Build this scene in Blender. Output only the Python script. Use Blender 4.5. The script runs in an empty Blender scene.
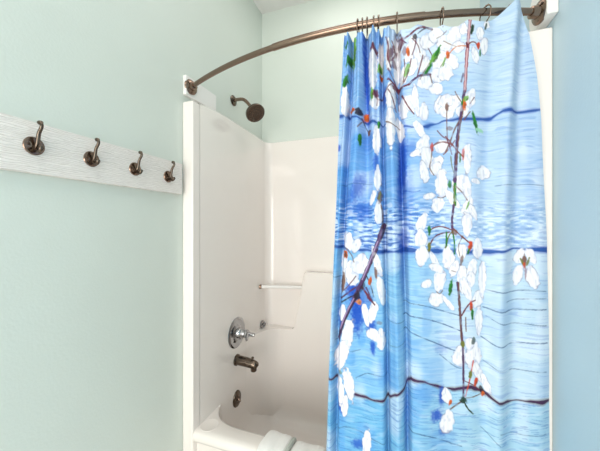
import bpy, bmesh, math, random
import numpy as np
from mathutils import Vector, Matrix
random.seed(3)
C = bpy.context.scene.collection
PI = math.pi

# ------------------------------------------------------------------ materials
def lin(c):
    def f(v):
        v /= 255.0
        return v / 12.92 if v <= .04045 else ((v + .055) / 1.055) ** 2.4
    return (f(c[0]), f(c[1]), f(c[2]), 1)

def mat(name, col, rough=.5, metal=0, coat=0, bump=None, var=None, spec=.5):
    m = bpy.data.materials.new(name); m.use_nodes = True
    nt = m.node_tree; b = nt.nodes['Principled BSDF']
    b.inputs['Base Color'].default_value = lin(col)
    b.inputs['Roughness'].default_value = rough
    b.inputs['Metallic'].default_value = metal
    b.inputs['Coat Weight'].default_value = coat
    b.inputs['Coat Roughness'].default_value = .06
    b.inputs['Specular IOR Level'].default_value = spec
    tc = nt.nodes.new('ShaderNodeTexCoord')
    if var:                                   # slight tone variation of the thing itself
        n = nt.nodes.new('ShaderNodeTexNoise'); n.inputs['Scale'].default_value = var[0]; n.inputs['Detail'].default_value = 4
        nt.links.new(tc.outputs['Object'], n.inputs['Vector'])
        r = nt.nodes.new('ShaderNodeValToRGB')
        k = var[1]
        r.color_ramp.elements[0].position = .3; r.color_ramp.elements[1].position = .7
        r.color_ramp.elements[0].color = lin([v * (1 - k) for v in col])
        r.color_ramp.elements[1].color = lin([min(255, v * (1 + k)) for v in col])
        nt.links.new(n.outputs['Fac'], r.inputs['Fac']); nt.links.new(r.outputs['Color'], b.inputs['Base Color'])
    if bump:
        sc, st, dist, stretch = bump
        mp = nt.nodes.new('ShaderNodeMapping'); mp.inputs['Scale'].default_value = stretch
        n = nt.nodes.new('ShaderNodeTexNoise'); n.inputs['Scale'].default_value = sc; n.inputs['Detail'].default_value = 5
        bp = nt.nodes.new('ShaderNodeBump'); bp.inputs['Strength'].default_value = st; bp.inputs['Distance'].default_value = dist
        nt.links.new(tc.outputs['Object'], mp.inputs['Vector']); nt.links.new(mp.outputs['Vector'], n.inputs['Vector'])
        nt.links.new(n.outputs['Fac'], bp.inputs['Height']); nt.links.new(bp.outputs['Normal'], b.inputs['Normal'])
    return m

M_WALL = mat('mint_wall_paint', (222, 230, 222), .45, bump=(120, .25, .002, (1, 1, 1)), var=(3, .006))
M_WALL_COOL = mat('wall_paint_cool_lit', (197, 219, 229), .45, bump=(120, .25, .002, (1, 1, 1)), var=(3, .006))  # wall paint again, with the cool daylight tint put into its colour
M_CEIL = mat('ceiling_paint', (240, 239, 236), .8, bump=(180, .3, .003, (1, 1, 1)))
M_FLOOR = mat('floor_vinyl', (222, 213, 203), .5, var=(8, .06))
M_TUB = mat('white_fiberglass', (249, 242, 236), .16, coat=.5, bump=(6, .02, .01, (1, 1, 1)))
M_WHITE = mat('white_gloss_paint', (246, 244, 241), .35)
M_NICKEL = mat('brushed_nickel', (140, 118, 104), .2, 1, bump=(300, .05, .001, (1, 1, .1)))
M_BRONZE = mat('bronzed_nickel', (102, 90, 80), .22, 1)
M_CHROME = mat('chrome', (168, 168, 170), .08, 1)
M_DARK = mat('dark_rubber', (60, 44, 32), .5, var=(300, .5))
M_TOWEL = mat('white_terry', (254, 252, 249), .95, bump=(420, .4, .003, (1, 1, 1)), spec=.1)
M_SATIN = mat('grey_green_satin_band', (206, 212, 204), .5, bump=(300, .4, .003, (1, 1, 1)))

def wood_white():
    m = bpy.data.materials.new('rough_sawn_white_wood'); m.use_nodes = True
    nt = m.node_tree; b = nt.nodes['Principled BSDF']; b.inputs['Roughness'].default_value = .6
    tc = nt.nodes.new('ShaderNodeTexCoord')
    mp = nt.nodes.new('ShaderNodeMapping'); mp.inputs['Scale'].default_value = (1, .28, 1.5)
    nt.links.new(tc.outputs['Object'], mp.inputs['Vector'])
    w = nt.nodes.new('ShaderNodeTexWave'); w.wave_type = 'BANDS'; w.bands_direction = 'Z'
    w.inputs['Scale'].default_value = 38; w.inputs['Distortion'].default_value = 9; w.inputs['Detail'].default_value = 3; w.inputs['Detail Scale'].default_value = 1.3
    nt.links.new(mp.outputs['Vector'], w.inputs['Vector'])
    r = nt.nodes.new('ShaderNodeValToRGB')
    r.color_ramp.elements[0].color = lin((226, 219, 213)); r.color_ramp.elements[1].color = lin((251, 245, 240))
    r.color_ramp.elements[0].position = .0; r.color_ramp.elements[1].position = .45
    nt.links.new(w.outputs['Fac'], r.inputs['Fac']); nt.links.new(r.outputs['Color'], b.inputs['Base Color'])
    bp = nt.nodes.new('ShaderNodeBump'); bp.inputs['Strength'].default_value = .35; bp.inputs['Distance'].default_value = .004
    nt.links.new(w.outputs['Fac'], bp.inputs['Height']); nt.links.new(bp.outputs['Normal'], b.inputs['Normal'])
    return m
M_BOARD = wood_white()

# ------------------------------------------------------------------ mesh helpers
def obj(name, bm, m, parent=None, smooth=True, bevel=0, seg=2, sharp=40):
    bmesh.ops.recalc_face_normals(bm, faces=bm.faces[:])
    me = bpy.data.meshes.new(name); bm.to_mesh(me); bm.free()
    o = bpy.data.objects.new(name, me); C.objects.link(o)
    me.materials.append(m)
    if smooth:
        for p in me.polygons: p.use_smooth = True
        me.set_sharp_from_angle(angle=math.radians(sharp))
    if parent: o.parent = parent
    if bevel:
        b = o.modifiers.new('bevel', 'BEVEL'); b.width = bevel; b.segments = seg; b.limit_method = 'ANGLE'; b.angle_limit = math.radians(35)
        b.harden_normals = True
    return o
def tag(o, label=None, cat=None, group=None, kind=None):
    if label: o['label'] = label
    if cat: o['category'] = cat
    if group: o['group'] = group
    if kind: o['kind'] = kind
    return o
def empty(name, loc, label, cat, group=None):
    o = bpy.data.objects.new(name, None); C.objects.link(o); o.location = loc; o.empty_display_size = .05
    return tag(o, label, cat, group)
def box(bm, lo, hi):
    vs = [bm.verts.new((x, y, z)) for x in (lo[0], hi[0]) for y in (lo[1], hi[1]) for z in (lo[2], hi[2])]
    for f in ((0, 1, 3, 2), (4, 6, 7, 5), (0, 4, 5, 1), (2, 3, 7, 6), (0, 2, 6, 4), (1, 5, 7, 3)):
        bm.faces.new([vs[i] for i in f])
def frame_of(d):
    d = d.normalized(); a = Vector((0, 0, 1)) if abs(d.z) < .9 else Vector((1, 0, 0))
    u = d.cross(a).normalized(); return u, d.cross(u).normalized()
def tube(bm, pts, rad, n=14, cap=True, flat=1.0):
    pts = [Vector(p) for p in pts]
    rs = rad if isinstance(rad, (list, tuple)) else [rad] * len(pts)
    rings = []; u = None
    for i, p in enumerate(pts):
        d = (pts[min(i + 1, len(pts) - 1)] - pts[max(i - 1, 0)]).normalized()
        if u is None: u, v = frame_of(d)
        else:
            u = (u - d * u.dot(d)).normalized(); v = d.cross(u).normalized()
        rings.append([bm.verts.new(p + (u * math.cos(t) + v * math.sin(t) * flat) * rs[i]) for t in [2 * PI * k / n for k in range(n)]])
    for a, b in zip(rings, rings[1:]):
        for k in range(n): bm.faces.new((a[k], a[(k + 1) % n], b[(k + 1) % n], b[k]))
    if cap: bm.faces.new(rings[0][::-1]); bm.faces.new(rings[-1])
def lathe(bm, origin, axis, prof, n=32, sx=1.0):
    """prof: (distance along axis, radius)"""
    o = Vector(origin); d = Vector(axis).normalized(); u, v = frame_of(d)
    rings = []
    for h, r in prof:
        if r < 1e-6: rings.append([bm.verts.new(o + d * h)])
        else: rings.append([bm.verts.new(o + d * h + (u * math.cos(t) * sx + v * math.sin(t)) * r) for t in [2 * PI * k / n for k in range(n)]])
    for a, b in zip(rings, rings[1:]):
        if len(a) == 1 and len(b) == 1: continue
        for k in range(n):
            k2 = (k + 1) % n
            if len(a) == 1: bm.faces.new((a[0], b[k2], b[k]))
            elif len(b) == 1: bm.faces.new((a[k], a[k2], b[0]))
            else: bm.faces.new((a[k], a[k2], b[k2], b[k]))
    if len(rings[0]) > 1: bm.faces.new(rings[0][::-1])
    if len(rings[-1]) > 1: bm.faces.new(rings[-1])
def torus(bm, c, axis, R, r, n=28, m=10, sx=1.0):
    c = Vector(c); d = Vector(axis).normalized(); u, v = frame_of(d)
    rg = []
    for i in range(n):
        t = 2 * PI * i / n; e = u * math.cos(t) + v * math.sin(t)
        rg.append([bm.verts.new(c + e * (R + r * math.cos(s)) + d * r * math.sin(s)) for s in [2 * PI * k / m for k in range(m)]])
    for i in range(n):
        a, b = rg[i], rg[(i + 1) % n]
        for k in range(m): bm.faces.new((a[k], b[k], b[(k + 1) % m], a[(k + 1) % m]))
def bez(p0, p1, p2, p3, n):
    P = [Vector(p) for p in (p0, p1, p2, p3)]
    return [P[0] * (1 - t) ** 3 + P[1] * 3 * t * (1 - t) ** 2 + P[2] * 3 * t * t * (1 - t) + P[3] * t ** 3 for t in [i / n for i in range(n + 1)]]

# ------------------------------------------------------------------ the room
W = 1.4676            # left wall x=0, right wall x=W
YF, YB = 1.112, 1.961  # front of the tub unit, back wall
H = 3.114
YR = -2.2             # rear wall, behind the viewer
T = .1
def slab(name, lo, hi, m):
    bm = bmesh.new(); box(bm, lo, hi)
    return tag(obj(name, bm, m, smooth=False), kind='structure')
slab('floor', (-T, YR - T, -T), (W + T, YB + T, 0), M_FLOOR)
slab('ceiling', (-T, YR - T, H), (W + T, YB + T, H + T), M_CEIL)
slab('wall_left', (-T, YR - T, 0), (0, YB + T, H), M_WALL)
slab('wall_right', (W, YR - T, 0), (W + T, YB + T, H), M_WALL_COOL)
slab('wall_back', (0, YB, 0), (W, YB + T, H), M_WALL)
slab('wall_front', (0, YR - T, 0), (W, YR, H), M_WALL)

# ------------------------------------------------------------------ tub and shower unit, moulded in one
unit = empty('bathtub_shower_unit', (W / 2, YF, 0), 'white one-piece fiberglass bathtub with shower surround standing against the walls', 'bathtub')
U = Vector(unit.location)
def uobj(name, bm, m, bevel=0, **k):
    bmesh.ops.translate(bm, verts=bm.verts[:], vec=-U)
    return obj(name, bm, m, unit, bevel=bevel, **k)
IL, IR, IB = .062, W - .07, 1.93
R0 = .055; RIM = .47
def plan(off=0):
    """inner plan of the surround, from front left round the back to front right"""
    l, r, b, R = IL + off, IR - off, IB - off, R0
    p = [(l, YF + .048), (l, YF + .07), (l, 1.22), (l, 1.30), (l, 1.40), (l, 1.52), (l, 1.64), (l, 1.76)]
    p = [(x, min(y, b - R - .012 + .001 * i)) for i, (x, y) in enumerate(p)]
    p += [(l + R - R * math.cos(t), b - R + R * math.sin(t)) for t in [PI / 2 * k / 10 for k in range(11)]]
    p += [(l + R + (r - l - 2 * R) * k / 12, b) for k in range(1, 12)]
    p += [(r - R + R * math.sin(t), b - R + R * math.cos(t)) for t in [PI / 2 * k / 10 for k in range(11)]]
    p += [(r, 1.7), (r, 1.5), (r, 1.3), (r, YF + .048)]
    return p
base = plan()
def ztop(i):
    x, y = base[i]
    if x < .2:
        s = min(1, max(0, (y - YF) / .28)); return 2.078 + .028 * math.sin(s * PI / 2) - .006 * min(1, max(0, (y - 1.4) / .5))
    return 2.100
levels = [(.00, 0), (.06, -.14), (.10, -.07), (.14, -.03), (.19, -.008), (.26, 0), (RIM, 0), (.75, 0), (1.2, 0), (1.7, 0), (None, 0)]
bm = bmesh.new(); cols = []
for off_z, off in levels:
    pl = plan(-off) if off_z != .00 else plan(.14)
    cols.append([bm.verts.new((p[0], p[1], (off_z if off_z is not None else ztop(i) - .012) if off_z != .00 else .06)) for i, p in enumerate(pl)])
# rolled top lip back to the wall
def lip(dx, z): return [bm.verts.new((p[0], p[1], ztop(i) + z)) for i, p in enumerate(plan(-dx))]
cols.append(lip(.004, -.004)); cols.append(lip(.012, 0)); 
outer = []
for i, p in enumerate(base):
    x, y = p
    if i <= 7: q = (0.0005, y)
    elif i < 19: 
        t = (i - 8) / 10; q = (0.0005, y + (YB - y) * min(1, t * 2)) if t < .5 else (x * (2 - 2 * t) * 0 + max(.0005, x * (t * 2 - 1)), YB - .0005)
    elif i < 30: q = (x, YB - .0005)
    elif i < 41:
        t = (i - 30) / 10; q = (x + (W - x) * t * 1.0 if t < .5 else W - .0005, YB - .0005 if t < .55 else y + (YB - y) * (1 - t))
    else: q = (W - .0005, y)
    outer.append(bm.verts.new((q[0], q[1], ztop(i))))
cols.append(outer)
for a, b in zip(cols[1:], cols[2:]):
    for k in range(len(a) - 1): bm.faces.new((a[k], a[k + 1], b[k + 1], b[k]))
fl = cols[1]
bm.faces.new(fl)                                            # tub floor
for v in cols[0]: bm.verts.remove(v)
uobj('surround_wall', bm, M_TUB, sharp=50)
# front flanges beside the opening
bm = bmesh.new(); box(bm, (.0005, YF - .004, 0), (IL + .0005, YF + .05, 2.078)); uobj('front_flange', bm, M_TUB, bevel=.006, seg=3)
bm = bmesh.new(); box(bm, (IR - .0005, YF - .004, 0), (W - .0005, YF + .05, 2.105)); uobj('front_flange', bm, M_TUB, bevel=.006, seg=3)
# tub: apron, rim and inner front wall
bm = bmesh.new()
inner = [(IL - .004, 1.385)] + [tuple(v)[:2] for v in bez((IL - .002, 1.345, 0), (IL + .03, 1.255, 0), (IL + .07, 1.214, 0), (IL + .20, 1.210, 0), 12)]
inner += [(.5, 1.21), (.8, 1.21), (1.1, 1.21)] + [tuple(v)[:2] for v in bez((IR - .2, 1.21, 0), (IR - .07, 1.214, 0), (IR - .03, 1.255, 0), (IR + .002, 1.345, 0), 12)]
apx = lambda x: min(max(x, IL), IR)
prof = [(YF - .004, .0), (YF - .004, RIM - .075), (YF - .006, RIM - .065), (YF - .028, RIM - .05), (YF - .034, RIM - .03), (YF - .030, RIM - .012), (YF - .018, RIM - .002), (YF, RIM)]
prof = [(y + .030, z) for y, z in prof]
rows = []
n = len(inner)
for y, z in prof: rows.append([bm.verts.new((IL + .0 + (IR - IL) * min(1, max(0, (p[0] - inner[0][0]) / (inner[-1][0] - inner[0][0]))), y, z)) for p in inner])
rows.append([bm.verts.new((apx(p[0]), min(p[1] - .016, p[1]), RIM)) for p in inner])
rows.append([bm.verts.new((p[0], p[1] - .006, RIM - .003)) for p in inner])
rows.append([bm.verts.new((p[0], p[1], RIM - .012)) for p in inner])
rows.append([bm.verts.new((p[0], p[1] + .01, RIM - .1)) for p in inner])
rows.append([bm.verts.new((p[0], p[1] + .03, .16)) for p in inner])
rows.append([bm.verts.new((p[0], p[1] + .06, .07)) for p in inner])
for a, b in zip(rows, rows[1:]):
    for k in range(n - 1): bm.faces.new((a[k], a[k + 1], b[k + 1], b[k]))
uobj('tub', bm, M_TUB, sharp=60)
# moulded round pad on the rim corner
bm = bmesh.new(); lathe(bm, (.108, 1.176, RIM - .001), (0, 0, 1), [(0, .046), (.0018, .046), (.0026, .044), (.0016, .041), (.0016, 0)], 40)
uobj('rim_pad', bm, M_TUB)
# raised lower back panel with the soap ledge at its left end
def extr_xz(bm, poly, y0, y1):
    a = [bm.verts.new((x, y0, z)) for x, z in poly]; b = [bm.verts.new((x, y1, z)) for x, z in poly]
    bm.faces.new(a); bm.faces.new(b[::-1])
    for k in range(len(poly)): bm.faces.new((a[k], b[k], b[(k + 1) % len(poly)], a[(k + 1) % len(poly)]))
bm = bmesh.new()
arc = [(.282 - .0, .722)]
poly = [(IL - .002, .05), (IL - .002, .722), (.272, .722), (.288, .728), (.298, .742), (.372, 1.128), (.380, 1.138), (.392, 1.143), (IR + .002, 1.143), (IR + .002, .05)]
extr_xz(bm, poly, 1.868, IB + .004)
uobj('soap_ledge_panel', bm, M_TUB, bevel=.012, seg=4)
# cove where the back of the basin meets its floor
bm = bmesh.new()
cv = [(1.868 - .10 * (1 - math.sin(t)), .062 + .11 * (1 - math.cos(t))) for t in [PI / 2 * k / 8 for k in range(9)]]
va_ = [[bm.verts.new((x, y, z)) for y, z in [(1.74, .052)] + cv + [(1.869, .062)]] for x in (IL - .002, IR + .002)]
for k in range(len(va_[0]) - 1): bm.faces.new((va_[0][k], va_[0][k + 1], va_[1][k + 1], va_[1][k]))
uobj('basin_cove', bm, M_TUB, sharp=60)
# corner shelf running forward on the left panel
bm = bmesh.new()
pl = [(IL - .002, 1.872)] + [tuple(v)[:2] for v in bez((IL - .002, 1.60, 0), (IL + .012, 1.72, 0), (IL + .03, 1.868, 0), (IL + .17, 1.869, 0), 14)] + [(IL + .17, 1.872)]
a = [bm.verts.new((x, y, .05)) for x, y in pl]; b = [bm.verts.new((x, y, .7215)) for x, y in pl]
bm.faces.new(a); bm.faces.new(b[::-1])
for k in range(len(pl)): bm.faces.new((a[k], b[k], b[(k + 1) % len(pl)], a[(k + 1) % len(pl)]))
uobj('corner_shelf', bm, M_TUB, bevel=.008, seg=3)
# washcloth bar across the soap recess
bm = bmesh.new(); tube(bm, [(IL + .004, 1.806, 1.030), (.2, 1.845, 1.030), (.356, 1.884, 1.030)], .0105, 16)
wb = uobj('washcloth_bar', bm, M_WHITE)
bm = bmesh.new(); lathe(bm, (IL - .002, 1.804, 1.030), (1, .25, 0), [(0, .016), (.012, .016), (.016, .012), (.016, 0)], 24)
bmesh.ops.translate(bm, verts=bm.verts[:], vec=-U)
tag(obj('bar_socket', bm, M_NICKEL, wb), 'nickel socket at the left end of the bar')

# ------------------------------------------------------------------ fittings on the left end of the shower
def part(name, bm, m, root, **k):
    bmesh.ops.translate(bm, verts=bm.verts[:], vec=-Vector(root.location))
    return obj(name, bm, m, root, **k)
# shower head
sh = empty('showerhead', (0, 1.557, 2.272), 'round nickel shower head on a bent arm from the mint wall above the surround', 'shower head')
bm = bmesh.new(); lathe(bm, (.0005, 1.557, 2.272), (1, 0, 0), [(0, .033), (.004, .033), (.010, .026), (.013, .014), (.013, 0)], 32); part('wall_flange', bm, M_BRONZE, sh)
AX = Vector((.58, -.30, -.76)).normalized()
hc = Vector((.158, 1.545, 2.178))
bm = bmesh.new(); tube(bm, [(.008, 1.557, 2.272), (.03, 1.557, 2.275), (.055, 1.557, 2.274)] + bez((.06, 1.557, 2.273), (.085, 1.557, 2.27), (.10, 1.555, 2.25), tuple(hc - AX * .03), 8), .0105, 16); part('shower_arm', bm, M_NICKEL, sh)
bm = bmesh.new(); lathe(bm, hc - AX * .036, AX, [(0, .012), (.006, .016), (.016, .016), (.024, .026), (.034, .046), (.046, .059), (.058, .061), (.062, .059), (.062, 0)], 40); hd = part('head', bm, M_BRONZE, sh)
bm = bmesh.new(); lathe(bm, hc + AX * .026, AX, [(-.002, .053), (.001, .053), (.0035, .049), (.002, .028), (.0045, .026), (.003, .012), (.005, .010), (.005, 0)], 36)
part('spray_face', bm, M_DARK, sh).parent = hd
u_, v_ = frame_of(AX)
bm = bmesh.new()
for rr, nn in ((.041, 18), (.024, 10)):
    for k in range(nn):
        t = 2 * PI * k / nn; q = hc + AX * .0275 + (u_ * math.cos(t) + v_ * math.sin(t)) * rr
        lathe(bm, q, AX, [(0, .0034), (.004, .0026), (.004, 0)], 8)
part('spray_nozzle', bm, M_NICKEL, sh).parent = hd
bm = bmesh.new(); tube(bm, [hc + AX * .012 + Vector((.0, -.02, -.045)), hc + AX * .012 + Vector((.002, -.026, -.064))], [.006, .004], 10); part('spray_lever', bm, M_BRONZE, sh).parent = hd

# mixing valve
vz, vy = .812, 1.497
va = empty('shower_valve', (IL, vy, vz), 'chrome shower valve with round plate and lever handle above the tub spout', 'valve')
bm = bmesh.new(); lathe(bm, (IL - .001, vy, vz), (1, 0, 0), [(0, .092), (.004, .092), (.009, .086), (.012, .074), (.009, .066), (.008, .052), (.014, .044), (.016, .030), (.016, 0)], 48); part('escutcheon_plate', bm, M_CHROME, va)
bm = bmesh.new(); lathe(bm, (IL + .014, vy, vz), (1, 0, 0), [(0, .032), (.018, .030), (.024, .024), (.050, .022), (.056, .018), (.056, 0)], 32); part('valve_stem', bm, M_CHROME, va)
bm = bmesh.new(); lathe(bm, (IL + .058, vy, vz), (1, 0, 0), [(0, .017), (.004, .024), (.014, .026), (.022, .024), (.026, .014), (.040, .011), (.056, .012), (.066, .009), (.068, 0)], 28)
lv = part('handle', bm, M_CHROME, va)
bm = bmesh.new(); tube(bm, bez((IL + .075, vy, vz + .004), (IL + .085, vy - .02, vz + .004), (IL + .095, vy - .035, vz - .002), (IL + .105, vy - .06, vz - .012), 8), [.011, .0105, .010, .0095, .009, .0085, .008, .0075, .006], 14); part('lever', bm, M_CHROME, va).parent = lv
for s in (-1, 1):
    bm = bmesh.new(); lathe(bm, (IL + .009, vy + s * .029, vz - .046), (1, 0, 0), [(0, .006), (.003, .006), (.004, .004), (.004, 0)], 14)
    part('plate_screw', bm, M_BRONZE, va)

# spout
sz = .640
sp = empty('tub_spout', (IL, vy, sz), 'nickel tub spout on the left surround wall under the valve', 'spout')
bm = bmesh.new(); lathe(bm, (IL - .001, vy, sz + .004), (1, 0, 0), [(0, .034), (.008, .034), (.012, .030), (.012, 0)], 32); part('spout_collar', bm, M_BRONZE, sp)
bm = bmesh.new()
tube(bm, [(IL + .006, vy, sz + .004), (IL + .03, vy, sz + .003), (IL + .07, vy, sz + .001), (IL + .105, vy, sz - .003), (IL + .130, vy, sz - .008), (IL + .140, vy, sz - .012), (IL + .145, vy, sz - .015)], [.028, .0285, .028, .026, .024, .019, .010], 24)
part('spout_body', bm, M_BRONZE, sp)
bm = bmesh.new(); lathe(bm, (IL + .118, vy, sz - .022), (.05, 0, -1), [(0, .019), (.020, .018), (.024, .015), (.018, .011), (.012, 0)], 24); part('spout_outlet', bm, M_BRONZE, sp)
bm = bmesh.new(); lathe(bm, (IL + .112, vy, sz + .018), (0, 0, 1), [(0, .004), (.010, .004), (.012, .008), (.018, .008), (.021, .005), (.021, 0)], 16); part('diverter_knob', bm, M_BRONZE, sp)

# overflow plate
oz = .405
ov = empty('overflow_plate', (IL, vy, oz), 'oval bronze overflow plate low on the tub end wall under the spout', 'overflow plate')
bm = bmesh.new(); lathe(bm, (IL - .001, vy, oz), (1, 0, 0), [(0, .050), (.005, .050), (.011, .045), (.014, .034), (.015, 0)], 36, sx=.82); part('plate', bm, M_BRONZE, ov)
for s in (-.022, .022):
    bm = bmesh.new(); lathe(bm, (IL + .012, vy, oz + s), (1, 0, 0), [(0, .007), (.003, .007), (.005, .004), (.005, 0)], 14)
    part('plate_screw', bm, M_NICKEL, ov)
bm = bmesh.new(); tube(bm, [(IL + .012, vy, oz), (IL + .022, vy, oz - .004), (IL + .030, vy, oz - .012)], [.006, .005, .004], 12); part('trip_lever', bm, M_NICKEL, ov)

# small chrome knob above the soap ledge
kn = empty('wall_knob', (IL, 1.835, .752), 'small round chrome knob on the surround corner just above the soap ledge', 'knob')
bm = bmesh.new(); lathe(bm, (IL - .001, 1.835, .752), (1, -.25, 0), [(0, .026), (.006, .028), (.018, .026), (.020, .018), (.012, .015), (.012, .008), (.024, .007), (.024, 0)], 28); part('knob_cup', bm, M_CHROME, kn)

# white towel folded over the tub rim
tw = empty('folded_towel', (.5, 1.17, RIM), 'white terry towel folded over the tub rim, with a grey-green band', 'towel')
def drape(bm, x0, x1, th0, seed, rough=.0015, lo=.012, skirt=.12):
    """a folded cloth across the rim: rounded outer edges, hanging down the apron and into the tub"""
    rnd = random.Random(seed)
    yo = YF - .004 - .012
    path = [(yo, RIM - skirt), (yo - .001, RIM - .06), (yo + .001, RIM - .02), (yo + .012, RIM + .003), (1.135, RIM + .005), (1.17, RIM + .005), (1.20, RIM + .005), (1.222, RIM - .006), (1.232, RIM - .03), (1.238, RIM - .09)]
    nx = 26; top = []; bot = []
    for j, (y, z) in enumerate(path):
        a = []; b = []
        y0, z0 = path[max(0, j - 1)]; y1, z1 = path[min(len(path) - 1, j + 1)]
        nrm = Vector((0, -(z1 - z0), y1 - y0)).normalized()
        for i in range(nx + 1):
            t = i / nx; x = x0 + (x1 - x0) * t
            e = max(0, 1 - (2 * t - 1) ** 8) ** .5
            th = th0 * e * (1 + .10 * math.sin(5 * t + seed) + .06 * math.sin(13 * t + j * .7)) + rnd.uniform(-rough, rough)
            if j in (0, len(path) - 1): th *= .7
            p = Vector((x + .003 * math.sin(j * 1.3), y, z))
            b.append(bm.verts.new(p)); a.append(bm.verts.new(p + nrm * max(.001, th)))
        top.append(a); bot.append(b)
    for A in (top, bot):
        for p, q in zip(A, A[1:]):
            for i in range(nx): bm.faces.new((p[i], p[i + 1], q[i + 1], q[i]))
    for j in range(len(path) - 1):
        for i in (0, nx): bm.faces.new((top[j][i], top[j + 1][i], bot[j + 1][i], bot[j][i]))
    for j in (0, -1):
        for i in range(nx): bm.faces.new((top[j][i], top[j][i + 1], bot[j][i + 1], bot[j][i]))
bm = bmesh.new(); drape(bm, .410, .538, .024, 1); t1 = part('towel_fold', bm, M_TOWEL, tw)
s = t1.modifiers.new('s', 'SUBSURF'); s.levels = s.render_levels = 1
bm = bmesh.new(); drape(bm, .536, .550, .020, 2, .0008); t2 = part('towel_band', bm, M_SATIN, tw)
tag(t2, 'grey-green woven band')
s = t2.modifiers.new('s', 'SUBSURF'); s.levels = s.render_levels = 1
bm = bmesh.new(); drape(bm, .552, .70, .012, 3); t3 = part('towel_end', bm, M_TOWEL, tw)
s = t3.modifiers.new('s', 'SUBSURF'); s.levels = s.render_levels = 1

# ------------------------------------------------------------------ coat rack on the left wall
rack = empty('coat_rack', (0, .70, 1.691), 'white rough-sawn board with four nickel coat hooks on the left wall', 'coat rack')
bm = bmesh.new(); box(bm, (.0005, .28, 1.619), (.0225, 1.083, 1.765)); part('board', bm, M_BOARD, rack, bevel=.0015)
def hook_mesh():
    bm = bmesh.new()
    # upper prong: leaves the plate, climbs and curls out at its tip
    p = bez((.002, 0, -.004), (.026, 0, -.010), (.014, 0, .030), (.031, 0, .043), 12) + bez((.031, 0, .043), (.040, 0, .053), (.037, 0, .063), (.026, 0, .063), 8)[1:]
    r = [.0056 - .0016 * (i / len(p)) + (.0022 if i > len(p) - 4 else 0) for i in range(len(p))]
    tube(bm, p, r, 14)
    p = bez((.002, 0, -.006), (.022, 0, -.022), (.034, 0, -.020), (.034, 0, -.004), 10)
    tube(bm, p, [.0055] * 8 + [.006, .0066, .005], 14)
    return bm
proto_parts = None; hook_objs = []
for i, y in enumerate((.501, .659, .825, .993)):
    zc = 1.696 - .002 * i
    if i == 0:
        h = obj('hook', hook_mesh(), M_BRONZE, rack)
        bm = bmesh.new(); lathe(bm, (0, 0, 0), (1, 0, 0), [(0, .0250), (.002, .026), (.0045, .0245), (.0055, .020), (.0045, .0165), (.0065, .010), (.0065, 0)], 36); bp = obj('back_plate', bm, M_NICKEL, h)
        bm = bmesh.new(); lathe(bm, (.0042, -.0135, .003), (1, 0, 0), [(0, .0042), (.002, .0040), (.003, .002), (.003, 0)], 14); s1 = obj('screw', bm, M_DARK, h)
        s2 = s1.copy(); C.objects.link(s2); s2.parent = h; s2.location = (0, .027, -.006)
        proto_parts = (h, bp, s1, s2)
    else:
        h = proto_parts[0].copy(); C.objects.link(h); h.parent = rack
        for q in proto_parts[1:]:
            c = q.copy(); C.objects.link(c); c.parent = h
    h.location = (.0225, y - .70, zc - 1.691)

# ------------------------------------------------------------------ rod, boards and rings
def rod_y(x):
    t = (x - .733) / .703
    return 1.1275 - .0178 * (x - .733) - .149 * (1 - t * t)
RZ = 2.162
bm = bmesh.new(); box(bm, (.0005, YF - .002, 2.114), (.020, 1.352, 2.211))
o = obj('mounting_board', bm, M_WHITE, bevel=.003); tag(o, 'small white board above the left surround edge holding the left rod flange', 'board')
# right board: its far end is rounded
bm = bmesh.new()
pl = [(1.075, 2.128), (1.075, 2.262)] + [(1.15 + .055 * math.sin(t), 2.207 + .055 * math.cos(t)) for t in [PI / 2 * k / 8 for k in range(9)]] + [(1.15 + .055 * math.cos(t), 2.183 - .055 * math.sin(t)) for t in [PI / 2 * k / 8 for k in range(9)]]
a = [bm.verts.new((W - .030, y, z)) for y, z in pl]; b = [bm.verts.new((W - .0005, y, z)) for y, z in pl]
bm.faces.new(a); bm.faces.new(b[::-1])
for k in range(len(pl)): bm.faces.new((a[k], b[k], b[(k + 1) % len(pl)], a[(k + 1) % len(pl)]))
o = obj('mounting_board', bm, M_WHITE, bevel=.003); tag(o, 'white board with a rounded end on the right wall holding the right rod flange', 'board')

rod = empty('shower_rod', (.733, .98, RZ), 'curved nickel shower curtain rod spanning the tub from wall to wall', 'curtain rod')
xs = [.026 + (W - .034 - .026) * k / 60 for k in range(61)]
bm = bmesh.new(); tube(bm, [(x, rod_y(x), RZ) for x in xs], .0110, 20); part('tube', bm, M_NICKEL, rod)
xs2 = [x for x in xs if x > .525]
bm = bmesh.new(); tube(bm, [(x, rod_y(x), RZ) for x in xs2 if x < 1.10], .0129, 20); part('outer_sleeve', bm, M_NICKEL, rod)
def rod_end(x0, ax, y):
    bm = bmesh.new(); lathe(bm, (x0, y, RZ), ax, [(0, .036), (.003, .037), (.007, .034), (.010, .026), (.012, .020), (.030, .018), (.032, .0145), (.032, 0)], 36)
    f = part('flange', bm, M_NICKEL, rod)
    for k in range(3):
        bm = bmesh.new()
        t = 2 * PI * k / 3 + .5
        lathe(bm, (x0 + ax[0] * .006, y + .026 * math.cos(t), RZ + .026 * math.sin(t)), ax, [(0, .0045), (.003, .0042), (.004, .002), (.004, 0)], 12)
        part('flange_screw', bm, M_BRONZE, rod).parent = f
rod_end(.0202, (1, -.22, 0), rod_y(.026)); rod_end(W - .0302, (-1, -.22, 0), rod_y(W - .034))

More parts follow.
